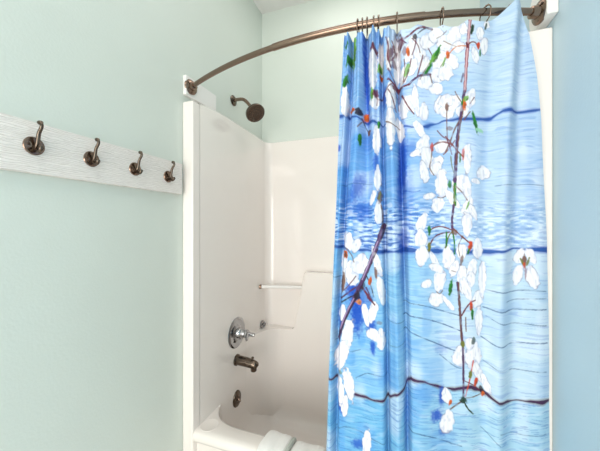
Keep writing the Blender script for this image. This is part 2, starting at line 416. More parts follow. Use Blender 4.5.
RINGS = [(.869, 'leftmost shower ring of the bunch at the curtain\'s left edge'), (.884, 'second shower ring from the left in the bunch of five at the left edge'), (.900, 'middle shower ring in the bunch of five at the curtain\'s left edge'),
         (.921, 'fourth shower ring from the left, second to last of the bunch of five'), (.937, 'rightmost shower ring of the bunch of five at the left edge'), (.997, 'lone shower ring just right of the bunch of five'),
         (1.136, 'shower ring above the white blossoms in the middle of the curtain'), (1.267, 'shower ring between the dark branch stem and the curtain\'s peak'), (1.338, 'last shower ring on the right, at the curtain\'s pulled-up peak')]
first = None
for i, (x, lab) in enumerate(RINGS):
    y = rod_y(x); e = .01
    dv = Vector((2 * e, rod_y(x + e) - rod_y(x - e), 0)).normalized()
    if i == 0:
        r = empty('curtain_ring', (0, 0, 0), lab, 'curtain ring', 'rings along the shower rod')
        bm = bmesh.new(); torus(bm, (0, 0, -.009), (1, 0, 0), .0255, .0019, 32, 10); loop = obj('loop', bm, M_NICKEL, r)
        bm = bmesh.new()
        for k in (-.5, -.17, .17, .5): lathe(bm, (0, .0255 * math.sin(k), -.009 + .0255 * math.cos(k)), (0, math.cos(k), -math.sin(k)), [(-.0034, .0008), (-.0026, .0026), (0, .0034), (.0026, .0026), (.0034, .0008)], 12)
        bead = obj('roller_beads', bm, M_NICKEL, r)
        bm = bmesh.new(); tube(bm, [(0, 0, -.033)] + bez((0, 0, -.036), (0, -.016, -.040), (0, -.018, -.058), (0, -.004, -.058), 8) + [(0, .004, -.052)], .0017, 10); hk = obj('clip_hook', bm, M_NICKEL, r)
        first = (r, loop, bead, hk)
    else:
        r = first[0].copy(); C.objects.link(r)
        for q in first[1:]:
            c = q.copy(); C.objects.link(c); c.parent = r
    tag(r, lab)
    r.location = (x, y, RZ); r.rotation_euler = (0, 0, math.atan2(dv.y, dv.x) + (random.uniform(-.15, .15)))

# ------------------------------------------------------------------ the shower curtain
# print of the cloth, in millimetres on the hanging cloth (across, height, half widths, lean)
PETALS = [(997,2014,12.4,85.5,0),(1019,1963,12.3,32.7,10),(1040,2042,15.3,45.7,10),(1067,2023,18.2,48.7,-5),(1043,1983,15.3,29.3,20),(1089,2063,21.1,29.1,30),(1116,2090,20.9,25.8,0),(1079,1987,15.1,29.1,30),(1130,2002,23.8,38.6,10),(1148,2058,26.7,25.7,-20),(1172,2082,20.7,28.8,20),(1181,2037,17.8,19.2,0),(1121,1954,23.9,22.5,0),(1163,1993,17.8,28.8,-20),(1145,1962,20.8,25.7,0),(1231,2012,10.3,25.4,-15),(1258,2040,12.4,27.0,0),(1246,2078,11.8,22.2,0),(1267,2110,8.9,12.7,0),(1196,2094,11.8,19.1,0),(1082,1934,24.1,22.7,0),(1118,1913,20.9,19.3,0),(972,2024,9.4,52.9,0),(978,1885,15.7,46.2,0),(978,1785,15.7,66.1,0),(921,1991,14.5,73.7,0),(947,2037,9.5,53.2,0),(1019,1855,15.4,39.3,0),(1006,1790,12.4,39.4,-10),(828,1901,13.7,55.0,0),(927,1880,16.1,23.4,0),(934,1755,12.8,46.7,0),(937,1628,11.5,40.0,0),(940,1515,12.8,40.0,0),(921,1562,8.4,26.8,18),(835,1420,13.6,27.4,-10),(1037,1866,16.8,29.4,-20),(1079,1838,14.5,29.1,0),(1055,1872,9.1,52.0,-6),(1130,1860,17.9,28.9,0),(1151,1837,20.8,25.6,-30),(1166,1862,20.8,25.6,30),(1145,1873,20.8,19.2,0),(1216,1876,16.2,31.8,15),(1193,1832,17.7,19.1,0),(1067,1777,12.1,35.7,-28),(1076,1728,19.6,35.6,20),(1089,1688,18.1,35.6,-10),(1055,1703,18.2,9.8,-30),(1118,1668,17.9,32.2,28),(1133,1725,20.9,22.5,0),(1079,1643,13.6,35.6,-12),(1208,1679,11.8,51.0,0),(1258,1640,20.7,22.2,0),(1234,1612,14.8,8.3,20),(1136,1642,11.9,12.8,0),(1116,1655,17.9,22.5,20),(1133,1607,19.4,45.0,0),(1163,1558,11.9,35.2,-32),(1095,1565,19.5,9.7,-15),(1187,1602,23.7,28.7,0),(1208,1583,11.8,44.6,-5),(1210,1532,14.8,31.9,15),(1208,1475,14.8,38.2,0),(1225,1513,10.3,25.5,-25),(1121,1536,17.9,25.7,20),(1073,1481,15.1,32.4,20),(1070,1429,19.7,29.2,0),(1073,1371,19.6,32.4,10),(1110,1362,9.6,29.0,-25),(1154,1366,19.3,38.4,-10),(1127,1292,17.9,37.0,8),(1118,1333,23.9,12.9,25),(1086,1281,16.6,12.9,-30),(1151,1222,7.7,32.1,-38),(1116,1230,20.9,22.5,0),(1196,1296,16.3,44.7,0),(1208,1264,13.3,38.2,-20),(1225,1335,14.8,31.8,10),(1240,1398,14.8,35.0,0),(1193,1385,14.8,25.5,0),(1222,1297,11.8,22.3,0),(1243,1236,16.2,28.6,15),(1255,1297,11.8,57.2,0),(1246,1163,11.8,44.5,0),(1172,1334,11.9,28.8,20),(1187,1050,20.1,35.1,8),(1228,1055,23.6,44.5,0),(1243,998,13.3,38.1,-22),(1264,967,10.3,31.7,-20),(1148,920,14.3,25.7,-15),(1151,837,20.2,38.5,10),(1216,1089,14.8,19.1,0),(1362,1313,13.8,34.9,14),(1401,1307,16.4,36.5,-10),(1368,1373,13.8,25.3,20),(1398,1373,12.7,25.4,-20),(842,1417,17.0,30.8,0),(865,1400,13.3,23.8,20),(825,1324,12.4,61.9,0),(852,1308,20.2,41.0,-8),(882,1340,26.4,33.8,10),(934,1348,11.5,53.4,-15),(947,1255,11.5,53.2,-8),(818,1172,12.4,31.0,15),(898,1165,10.5,37.1,-10),(921,1180,13.6,36.8,12),(924,1107,24.2,20.1,20),(947,1096,13.4,36.6,0),(835,1084,18.7,68.6,10),(814,1020,20.7,55.2,14),(811,902,14.6,51.8,-4),(842,924,17.6,54.8,-10),(828,853,10.3,41.2,6),(902,748,13.7,43.8,5)]
UNDER = [(1015,1685,12.3,104.9,0,'deep',0.85),(1006,1587,9.3,85.4,0,'deep',0.6),(1037,1716,21.4,26.1,0,'deep',0.4),(869,1597,20.0,40.8,20,'deep',0.7),(885,1522,26.4,30.4,0,'deep',0.55),(845,1540,16.9,47.9,0,'deep',0.35),(898,1977,7.2,148.2,-3,'deep',0.9),(915,1925,9.7,53.7,0,'deep',0.25),(959,1896,7.6,33.2,0,'deep',0.8),(1015,1422,18.5,32.8,0,'deep',0.6),(931,1672,9.6,33.4,0,'deep',0.7),(869,1163,21.6,61.1,0,'deep',0.95),(915,1140,16.2,40.3,0,'deep',0.9),(852,1257,20.2,30.7,0,'deep',0.95),(811,1150,10.4,41.5,0,'deep',0.8),(921,1066,8.1,23.4,0,'deep',0.9),(814,847,12.1,20.7,0,'deep',0.95),(872,732,19.9,17.0,-30,'deep',0.8),(879,1218,39.7,40.6,0,'deep',0.6),(1133,919,8.9,28.9,0,'deep',0.9),(1118,857,16.4,19.3,0,'deep',0.9),(1136,813,11.9,25.7,0,'deep',0.6),(1130,1076,17.9,19.3,0,'deep',0.35),(1012,1324,9.3,82.0,0,'deep',0.4),(1028,834,7.4,130.8,0,'deep',0.35),(975,1967,6.3,26.4,0,'deep',0.3),(807,1738,9.0,10.4,0,'deep',0.9),(1031,1553,15.3,98.0,0,'deep',0.3),(918,1757,32.3,33.5,0,'deep',0.35),(1082,931,30.1,25.9,0,'mid',0.3)]
OVER = [(831,1959,10.9,20.6,10,'green',1),(842,2030,8.1,20.5,15,'green',1),(859,2068,6.7,61.3,2,'green2',1),(835,2082,6.1,10.3,0,'green',1),(879,1760,6.0,20.3,0,'green',1),(918,1904,5.8,20.1,0,'green2',1),(931,1906,8.3,15.0,0,'maroon',0.9),(924,2057,8.4,20.1,-40,'maroon',0.9),(943,1998,6.4,16.7,10,'green2',1),(947,1971,4.8,10.0,0,'orange',1),(852,1864,9.4,8.9,0,'orange',1),(898,1837,10.5,13.5,0,'orange',1),(875,1850,13.3,13.6,-20,'black',0.95),(908,1784,5.2,12.1,0,'brown',1),(940,1805,4.5,13.3,0,'green',1),(978,2033,7.5,29.7,20,'maroon',0.8),(988,1999,7.8,13.2,0,'maroon',0.7),(1009,2066,9.3,19.7,10,'maroon',0.75),(1019,2038,6.8,16.4,0,'maroon',0.6),(969,2130,12.6,9.9,0,'orange2',0.8),(997,1922,15.5,8.6,-10,'maroon',0.9),(1031,2037,5.8,14.7,-5,'orange',1),(1028,1978,6.1,22.9,15,'green2',0.85),(1052,2080,6.1,8.5,0,'black',0.9),(1113,2019,9.0,29.0,30,'green2',1),(1121,2035,4.8,19.3,25,'green',1),(1092,1976,4.8,22.6,32,'green',1),(1151,2020,5.6,14.1,0,'orange',1),(1139,1995,3.0,16.1,15,'green2',0.8),(1222,2092,5.3,17.2,12,'dkgreen',1),(1264,2103,3.8,10.8,15,'dkgreen',0.9),(1241,2041,4.7,12.7,0,'red',1),(1246,2018,2.7,12.7,0,'green',0.9),(1148,1850,5.9,12.8,0,'brown',0.9),(1199,1854,5.9,15.9,-5,'orange',1),(1205,1873,7.1,9.6,30,'green2',0.9),(1193,1861,3.0,9.6,0,'green',1),(1231,1796,5.0,35.0,-14,'green',1),(1246,1773,14.8,6.4,18,'green3',0.9),(1104,1723,5.1,16.1,0,'red',0.85),(1196,1698,4.4,19.1,0,'red',0.7),(1187,1686,3.0,16.0,0,'green',0.8),(1157,1782,8.9,6.4,0,'brown',0.6),(1157,1603,5.3,12.8,0,'green',0.9),(1210,1535,3.0,12.7,20,'green2',0.9),(1095,1455,5.1,14.9,0,'green',0.95),(1095,1401,5.1,14.2,0,'olive',1),(1218,1405,5.9,16.6,8,'red',1),(1212,1386,3.0,10.8,15,'green',1),(1148,1424,3.0,25.7,0,'green',1),(1193,1360,4.7,17.9,8,'brown',0.8),(1160,1270,5.3,25.6,8,'green',1),(1222,1211,5.6,14.6,0,'red',1),(1225,1185,4.7,17.2,0,'green',1),(1172,1449,8.9,9.6,0,'brown',0.8),(1196,1089,5.9,9.6,0,'olive',1),(1228,1099,5.9,12.7,10,'dkgreen',0.8),(1219,991,5.0,14.0,0,'olive',1),(1237,969,5.9,14.0,15,'red',1),(1255,938,6.5,17.1,-25,'black',0.9),(1258,929,5.3,9.5,0,'orange',1),(1199,907,10.1,10.8,0,'dkgreen',0.95),(1160,898,5.0,10.2,15,'orange',1),(1380,1357,6.0,19.0,0,'brown',0.95),(1374,1354,3.0,12.7,-20,'olive',0.9),(1389,1354,3.3,15.9,18,'olive',0.9),(1380,1342,3.6,9.5,0,'red',0.8),(1383,1323,2.4,25.4,0,'stem',0.6),(831,1372,8.2,13.7,0,'orange',1),(831,1369,3.4,10.3,0,'brown',1),(943,1565,7.6,21.3,0,'brown',0.8),(943,1568,3.2,14.7,15,'olive',0.9),(821,1275,8.3,34.4,8,'brown',0.95),(911,1284,5.8,15.4,10,'orange',1),(931,1311,5.5,20.0,-5,'brown',0.9),(875,1211,10.6,8.8,30,'orange2',1),(869,1231,10.0,17.0,20,'black',0.9),(885,1259,6.6,20.3,30,'black',0.7),(905,1230,5.9,16.8,-30,'maroon',0.9),(943,1149,9.6,6.0,20,'brown',0.5),(811,964,6.9,6.9,0,'olive',0.6)]
STEMS = [(11.2,'stem',1,[(1216,2131),(1210,2061),(1205,1991),(1200,1896)]),(4.0,'pink',0.9,[(1216,2131),(1210,2061),(1205,1991),(1200,1896)]),(11.2,'purple',1,[(1199,1896),(1193,1845),(1181,1775),(1175,1679),(1172,1609)]),(4.0,'brown',0.9,[(1196,1838),(1184,1775),(1175,1663)]),(9.9,'green',1,[(1172,1603),(1172,1536)]),(4.0,'olive',1,[(1169,1596),(1171,1536)]),(7.9,'purple',1,[(1169,1536),(1163,1481),(1166,1449)]),(5.3,'green',1,[(1166,1452),(1172,1414),(1172,1379)]),(4.6,'olive',1,[(1163,1449),(1154,1436),(1145,1398)]),(4.6,'red2',1,[(1095,1452),(1110,1464),(1133,1468),(1163,1456)]),(5.3,'maroon',1,[(1098,1410),(1110,1433),(1127,1443),(1157,1449)]),(4.6,'red2',1,[(1169,1459),(1187,1440),(1216,1414)]),(8.6,'purple',1,[(1181,1286),(1187,1216),(1191,1137),(1196,1089)]),(4.6,'brown',1,[(1184,1286),(1187,1200),(1193,1089)]),(7.3,'purple',1,[(1196,1089),(1199,1003),(1199,907)]),(4.9,'maroon',1,[(1193,1181),(1205,1204),(1219,1223),(1234,1230)]),(4.6,'brown',0.9,[(1205,1175),(1206,1131)]),(4.6,'red',0.9,[(1228,1036),(1219,978),(1205,920)]),(5.3,'brown',1,[(1199,907),(1181,893),(1160,876)]),(5.3,'dkgreen',1,[(1199,907),(1210,882),(1228,864)]),(4.0,'brown',1,[(1205,914),(1228,918),(1255,929)]),(4.0,'maroon',0.9,[(1199,971),(1228,959),(1246,941)]),(4.9,'red2',1,[(1208,2042),(1222,2054),(1234,2049),(1240,2034)]),(4.3,'orange2',1,[(1208,2039),(1181,2043),(1166,2035),(1154,2020)]),(6.6,'maroon',1,[(1205,2049),(1209,2036)]),(6.6,'purple',0.8,[(1196,1953),(1190,1928)]),(8.6,'purple',1,[(1098,1959),(1070,1955),(1049,1944),(1034,1929)]),(7.3,'maroon',1,[(1034,1929),(1003,1922),(969,1945)]),(4.3,'maroon',0.9,[(1058,1949),(1070,1994),(1076,2019)]),(4.3,'brown',0.8,[(1098,1959),(1104,1933)]),(7.9,'maroon',0.95,[(1022,2080),(1040,2091),(1058,2105),(1079,2113),(1104,2107)]),(4.6,'black',0.85,[(1061,2089),(1079,2106),(1092,2112)]),(4.3,'maroon',0.8,[(1043,2022),(1052,2048),(1055,2073)]),(4.0,'brown',0.7,[(1118,2077),(1136,2085),(1148,2097)]),(5.3,'purple',0.9,[(1160,2109),(1184,2126)]),(5.9,'maroon',0.7,[(972,1998),(991,2028),(997,2054)]),(5.3,'maroon',0.9,[(1003,1922),(1003,1882)]),(4.6,'maroon',0.95,[(1012,1898),(1028,1861),(1049,1830)]),(4.0,'maroon',0.9,[(969,1912),(984,1884),(994,1844)]),(4.3,'maroon',0.9,[(940,1888),(962,1913),(981,1930)]),(4.0,'brown',0.9,[(962,1813),(984,1795),(1006,1793)]),(4.3,'brown',0.8,[(1148,1840),(1148,1789),(1151,1744)]),(5.9,'red2',0.85,[(1104,1726),(1121,1739),(1145,1741),(1163,1728)]),(5.3,'brown',0.9,[(1145,1706),(1160,1744),(1172,1782),(1193,1816)]),(4.6,'red2',0.9,[(1145,1757),(1163,1731),(1181,1705),(1196,1689)]),(4.6,'maroon',0.9,[(1163,1699),(1157,1725),(1148,1751)]),(4.0,'red2',0.8,[(1172,1743),(1157,1718),(1139,1700)]),(4.0,'brown',0.8,[(1104,1714),(1101,1681),(1095,1656),(1110,1633)]),(4.0,'olive',0.8,[(1160,1693),(1163,1660),(1169,1641)]),(4.0,'brown',0.9,[(1216,1831),(1205,1816),(1199,1806)]),(3.6,'brown',0.8,[(1121,1562),(1133,1558),(1145,1565)]),(3.6,'brown',0.8,[(1118,1256),(1127,1247),(1136,1260)]),(4.0,'maroon',0.6,[(1163,1324),(1175,1321)]),(16.5,'purple',1,[(956,1468),(940,1422),(921,1368),(898,1313),(879,1265),(862,1227)]),(4.3,'lilac',0.9,[(950,1455),(934,1408),(911,1351),(885,1286)]),(3.3,'black',0.7,[(959,1462),(947,1418),(927,1368),(905,1314),(882,1258)]),(13.2,'purple',1,[(865,1230),(842,1184),(821,1138),(804,1073)]),(4.0,'lilac',0.8,[(859,1223),(831,1170),(811,1112)]),(5.3,'black',0.8,[(869,1227),(848,1188),(828,1142),(807,1088)]),(7.9,'maroon',0.95,[(885,1259),(908,1226),(927,1208)]),(6.6,'purple',0.9,[(898,1259),(918,1220)]),(5.3,'black',0.9,[(811,1202),(842,1225),(865,1237)]),(6.6,'purple',1,[(811,1216),(852,1253),(875,1265)]),(7.9,'purple',0.9,[(956,1475),(947,1455),(937,1422)]),(4.6,'brown',0.8,[(947,1538),(953,1502),(950,1462)]),(4.3,'black',0.8,[(885,1833),(895,1806),(908,1784)]),(4.0,'brown',0.8,[(872,1801),(885,1820)]),(5.3,'maroon',0.95,[(962,2085),(972,2051),(966,2018),(978,1984)]),(4.6,'maroon',0.9,[(981,2076),(994,2041),(981,2010)]),(4.3,'black',0.8,[(1006,2099),(1015,2071),(1006,2046)]),(4.9,'maroon',0.9,[(969,1978),(984,1950),(1000,1922)]),(4.3,'brown',0.9,[(1019,2012),(1022,1979),(1015,1934)]),(4.6,'maroon',0.85,[(1040,2010),(1034,1971),(1019,1940)]),(4.3,'purple',0.9,[(994,2100),(1009,2079),(1025,2064)]),(4.0,'maroon',0.85,[(1092,2044),(1107,2017),(1098,1992)]),(4.0,'brown',0.8,[(1067,1942),(1079,1967),(1098,1998)]),(4.6,'maroon',0.9,[(918,2072),(927,2050),(937,2035)]),(4.3,'maroon',0.85,[(924,1917),(937,1895),(934,1869)]),(4.0,'brown',0.8,[(984,1924),(1000,1889),(1003,1856)]),(4.0,'maroon',0.8,[(1043,2075),(1061,2053),(1067,2027)]),(3.6,'brown',0.8,[(1139,2065),(1157,2051),(1175,2041)]),(4.0,'olive',0.8,[(1130,1983),(1145,2007),(1151,2020)]),(4.0,'brown',0.85,[(1193,1858),(1181,1877),(1172,1897)]),(4.0,'maroon',0.85,[(1216,1857),(1228,1876)]),(4.3,'maroon',0.8,[(1121,1777),(1136,1757),(1157,1744)]),(4.0,'brown',0.8,[(1175,1596),(1193,1577),(1208,1551)]),(3.6,'brown',0.8,[(1196,1437),(1181,1405),(1187,1373)]),(4.0,'brown',0.8,[(831,1393),(852,1373),(859,1346)]),(4.6,'maroon',0.85,[(825,1248),(845,1270),(865,1298)]),(4.3,'black',0.8,[(898,1300),(915,1267),(924,1234)]),(3.0,'crack',0.75,[(1019,1219),(1082,1213),(1142,1192),(1187,1181)]),(3.3,'crack',0.85,[(1019,1177),(1082,1171),(1142,1151),(1193,1130)]),(3.3,'crack',0.8,[(1019,1131),(1082,1106),(1157,1071),(1193,1063)]),(3.3,'crack',0.8,[(1258,1208),(1305,1196),(1350,1202),(1441,1205)]),(3.0,'crack',0.7,[(1267,1180),(1314,1155),(1365,1158),(1441,1154)]),(3.3,'crack',0.7,[(1258,1265),(1335,1256),(1380,1266),(1441,1262)]),(2.6,'crack',0.6,[(1323,1228),(1380,1237),(1441,1240)]),(3.3,'crack',0.75,[(1252,1113),(1296,1085),(1350,1095),(1444,1100)]),(3.0,'crack',0.6,[(1258,1037),(1305,1009),(1350,1009),(1441,1008)]),(3.0,'crack',0.7,[(865,952),(911,978),(966,971)]),(3.6,'crack',0.75,[(1034,802),(1082,798),(1142,772),(1193,760)]),(3.3,'crack',0.6,[(793,759),(845,788),(966,746)]),(3.0,'crack',0.6,[(1127,1054),(1172,1014),(1193,1009)]),(3.0,'crack',0.5,[(1305,812),(1365,803),(1441,811)]),(2.6,'crack',0.5,[(1252,820),(1305,774)]),(3.0,'crack',0.5,[(969,1157),(1019,1154)]),(2.6,'crack',0.5,[(969,1074),(1022,1085)]),(3.0,'crack',0.5,[(793,1072),(838,1037),(879,1048)]),(2.6,'crack',0.6,[(790,1294),(814,1292)]),(2.6,'crack',0.5,[(1290,1595),(1380,1602),(1435,1595)]),(3.0,'deep',0.6,[(1012,1586),(1049,1576),(1067,1582)]),(2.6,'crack',0.5,[(811,1607),(879,1614),(953,1601)])]
GAPS = [(9.9,'gap',[(793,1847),(845,1844),(895,1822),(953,1807),(1006,1797),(1043,1788),(1092,1792),(1133,1806),(1181,1810),(1234,1807),(1281,1811),(1311,1830),(1365,1833),(1450,1837)]),(13.9,'gap',[(758,1398),(828,1396),(885,1387),(959,1382),(1022,1390),(1104,1388),(1216,1386),(1305,1386),(1350,1396),(1450,1392)]),(14.5,'gap3',[(740,945),(793,940),(845,897),(911,891),(966,892),(991,922),(1022,935),(1040,973),(1082,967),(1127,948),(1172,941),(1222,950),(1267,932),(1299,911),(1335,908),(1395,914),(1456,915)])]

SRGB = dict(deep=(20, 76, 186), mid=(70, 130, 215), green=(40, 120, 44), green2=(110, 165, 70), green3=(150, 205, 170), dkgreen=(36, 60, 44), olive=(112, 116, 52), orange=(206, 96, 34), orange2=(206, 130, 84), red=(200, 70, 40), red2=(122, 62, 62),
            maroon=(104, 40, 58), brown=(112, 74, 60), black=(40, 30, 42), stem=(146, 76, 84), pink=(226, 186, 190), purple=(82, 56, 96), lilac=(176, 150, 190), crack=(52, 88, 140), gap=(48, 88, 160), gap3=(66, 40, 74))
LIN = {k: np.array(lin(v)[:3]) for k, v in SRGB.items()}
rng = np.random.default_rng(5)
GRID = rng.random((256, 256))
def vnoise(x, y):
    xi = np.floor(x).astype(int); yi = np.floor(y).astype(int); fx = x - xi; fy = y - yi
    fx = fx * fx * (3 - 2 * fx); fy = fy * fy * (3 - 2 * fy)
    g = lambda a, b: GRID[a % 256, b % 256]
    return (g(xi, yi) * (1 - fx) + g(xi + 1, yi) * fx) * (1 - fy) + (g(xi, yi + 1) * (1 - fx) + g(xi + 1, yi + 1) * fx) * fy
def sstep(a, b, x):
    t = np.clip((x - a) / (b - a), 0, 1); return t * t * (3 - 2 * t)
def interp(pts, q):
    p = sorted(pts); return np.interp(q, [a for a, _ in p], [b for _, b in p])

NU, NV = 440, 1000
ZB = .16
ub = np.linspace(0, 1, NU); vb = np.linspace(0, 1, NV) ** 1.0
Ug, Vg = np.meshgrid(ub, vb)
XL = lambda z: interp([(ZB, .752), (.679, .764), (1.42, .793), (1.904, .811), (2.135, .828)], z)
XR = lambda z: interp([(ZB, 1.455), (.753, 1.454), (1.2, 1.449), (1.424, 1.444), (1.805, 1.426), (1.95, 1.413), (2.084, 1.395), (2.14, 1.375), (2.18, 1.356)], z)
# top hem, held up at the rings and sagging between them
XT = [(.828, 2.124), (.845, 2.118), (.858, 2.112), (.869, 2.118), (.876, 2.112), (.884, 2.119), (.892, 2.116), (.900, 2.124), (.911, 2.116), (.921, 2.126), (.929, 2.120), (.937, 2.126), (.955, 2.116), (.975, 2.112), (.997, 2.120), (1.012, 2.110), (1.035, 2.106), (1.06, 2.118), (1.09, 2.114), (1.12, 2.112), (1.136, 2.119), (1.155, 2.107), (1.18, 2.104), (1.21, 2.122), (1.24, 2.117), (1.267, 2.118), (1.285, 2.128), (1.31, 2.142), (1.335, 2.160), (1.346, 2.170), (1.352, 2.174), (1.357, 2.172), (1.362, 2.165)]
tx = [a for a, _ in XT]; tz = [b for _, b in XT]
top_u = np.array([(x - XL(z)) / (XR(z) - XL(z)) for x, z in XT])
ZT = np.interp(ub, top_u, tz)
k = np.ones(5) / 5; ZTs = np.convolve(np.pad(ZT, 2, mode='edge'), k, 'valid')
Z = ZTs[None, :] + (ZB - ZTs[None, :]) * Vg
X = XL(Z) + (XR(Z) - XL(Z)) * Ug
Y = np.vectorize(rod_y)(X) - .020
# folds: valley lines of the cloth (height -> across), depth and width by height
def fold(pts, amp, wid):
    """amp, wid: (value at the top, value at the bottom); positive amp goes away from the room"""
    global Y
    cx = interp([(z / 1000, x / 1000) for x, z in pts], Z)
    t = np.clip((2.15 - Z) / 1.5, 0, 1)
    a = amp[0] + (amp[1] - amp[0]) * t; w = wid[0] + (wid[1] - wid[0]) * t
    Y = Y + a * np.exp(-((X - cx) / w) ** 2)
fold([(852, 2100), (852, 2035), (835, 1729), (818, 1420), (800, 1108), (793, 690)], (.034, .030), (.007, .0075))
fold([(842, 2035), (825, 1729), (806, 1420), (782, 1108), (775, 690)], (-.016, -.014), (.008, .012))
fold([(882, 2100), (880, 2028), (866, 1729), (850, 1500), (845, 690)], (-.022, .0), (.010, .02))
fold([(900, 2100), (898, 2028), (905, 1623), (900, 690)], (.034, .004), (.010, .03))
fold([(921, 2100), (921, 1800), (925, 1420), (920, 690)], (-.022, -.012), (.011, .045))
fold([(947, 2087), (953, 1721), (959, 1422), (966, 1058), (969, 724)], (.034, .034), (.006, .0065))
fold([(932, 2087), (935, 1721), (944, 1422), (950, 1058), (952, 724)], (.012, -.006), (.005, .012))
fold([(968, 2080), (982, 1700), (990, 1357), (998, 1063), (1001, 733)], (-.024, -.022), (.012, .016))
fold([(997, 2080), (1012, 1619), (1019, 1357), (1028, 1063), (1031, 733)], (.032, .032), (.008, .0085))
fold([(1060, 2080), (1060, 1600), (1070, 733)], (-.010, -.010), (.035, .05))
fold([(1115, 2080), (1130, 1600), (1150, 733)], (.008, .008), (.04, .05))
fold([(1210, 2080), (1215, 1600), (1225, 733)], (-.008, .010), (.04, .05))
fold([(1290, 2130), (1262, 1600), (1262, 733)], (.010, .014), (.022, .03))
fold([(1347, 2100), (1326, 1804), (1305, 1234), (1296, 758)], (-.018, -.016), (.018, .028))
fold([(1375, 2058), (1362, 1804), (1350, 1234), (1345, 758)], (.016, .012), (.018, .03))
fold([(1425, 2058), (1425, 1234), (1425, 758)], (-.006, -.010), (.02, .03))
# short gathers under the bunched rings
gz = np.clip((Z - 1.85) / .28, 0, 1) ** 1.5
Y += gz * .008 * np.sin((X - .828) / .0165 * 2 * PI) * (1 - sstep(.95, 1.02, X))
Y += .0016 * np.sin(X * 40 + 3 * np.sin(Z * 4)) + .0010 * np.sin(Z * 17 + X * 25)
# the pulled-up peak passes in front of the rod
Y -= .012 * sstep(2.08, 2.15, Z) * sstep(1.28, 1.33, X)

# --- printed colour
SX, SZ = X * 1000, Z * 1000
def px(c): return np.array(lin(c)[:3])
wob = (vnoise(SX / 60, SZ / 25) - .5)
g1 = sstep(960, 1250, SX)                                   # the print's boards fade to a paler blue to the right
pal = [((136, 180, 230), (184, 208, 232)), ((112, 166, 224), (178, 204, 232)), ((130, 186, 226), (190, 214, 232)), ((112, 178, 220), (168, 206, 228))]
gapz = [interp(g[2], SX) for g in GAPS]
COL = np.zeros(SX.shape + (3,))
lo = [gapz[0], gapz[1], gapz[2], -1e5 + 0 * SX]; hi = [1e5 + 0 * SX, gapz[0], gapz[1], gapz[2]]
for (a, b), l, h in zip(pal, lo, hi):
    m = (SZ > l) & (SZ <= h)
    c = px(a) * (1 - g1[..., None]) + px(b) * g1[..., None]
    COL[m] = c[m]
calm = 1 - .55 * (SZ < gapz[1]) * g1
grain = vnoise(SX / 70, SZ / 5.5 + 6 * wob) * .6 + vnoise(SX / 25, SZ / 2.6) * .4
blot = vnoise(SX / 34 + 9, SZ / 60 + 4)
def mix(col, f):
    global COL
    COL = COL * (1 - f[..., None]) + col * f[..., None]
WHITE = px((222, 232, 246))
mix(WHITE, .34 * sstep(.52, .8, grain) * (.5 + .5 * g1)); mix(px((80, 146, 210)), .33 * sstep(.50, .24, grain) * (1 - .5 * g1) * calm)
mix(px((70, 144, 218)), .42 * sstep(.55, .8, blot) * (1 - .7 * g1) * (1 - .6 * (SZ > gapz[0])))
mix(WHITE, .40 * sstep(.55, .85, vnoise(SX / 55 + 30, SZ / 90 + 8)))
mix(px((214, 228, 246)), .75 * sstep(1960, 2050, SZ) * sstep(950, 990, SX) * (1 - sstep(1200, 1290, SX)))
# rippled, darker grain in the lower part of the second board
rp = sstep(1590, 1500, SZ) * sstep(-4, 12, SZ - gapz[1]) * (SZ < gapz[0])
rip = vnoise(SX / 16, SZ / 4.2 + wob * 3)
mix(px((38, 92, 180)), rp * .8 * sstep(.60, .76, rip) * (1 - .7 * g1)); mix(px((232, 242, 252)), rp * .6 * sstep(.42, .25, rip))
mix(px((40, 100, 180)), .38 * sstep(.72, .82, vnoise(SX / 30 + 50, SZ / 3.0 + wob * 4)) * (SZ < gapz[2]))
mix(px((60, 120, 196)), .28 * sstep(.74, .84, vnoise(SX / 45 + 11, SZ / 3.4 + wob * 4)))
for (w, cn, pts), zc in zip(GAPS, gapz):
    d = np.abs(SZ - zc + (vnoise(SX / 22, SZ / 14) - .5) * 4)
    ww = w * (.12 + 1.15 * vnoise(SX / 26 + 7, 0 * SZ + w)) * (.8 if cn == 'gap' else .7)
    mix(LIN['deep'] if cn == 'gap' else LIN['brown'], .55 * sstep(ww * 1.1 + 3, ww * .5, d)); mix(LIN[cn], sstep(ww * .5 + 1.2, ww * .5 - .8, d))
def local(cx, cz, rx, rz, rot):
    R = max(rx, rz) * 1.25 + 3
    m = np.nonzero((np.abs(SX - cx) < R) & (np.abs(SZ - cz) < R))
    dx, dz = SX[m] - cx, SZ[m] - cz; a = math.radians(rot)
    return m, dx * math.cos(a) - dz * math.sin(a), dx * math.sin(a) + dz * math.cos(a)
def blob(cx, cz, rx, rz, rot, cn, al, soft=.25):
    m, p, q = local(cx, cz, rx, rz, rot)
    d = np.sqrt((p / rx) ** 2 + (q / rz) ** 2) + .55 * (vnoise(SX[m] / 5, SZ[m] / 6) - .5)
    f = (al * sstep(1 + soft, 1 - soft, d))[:, None]
    COL[m] = COL[m] * (1 - f) + LIN[cn] * f
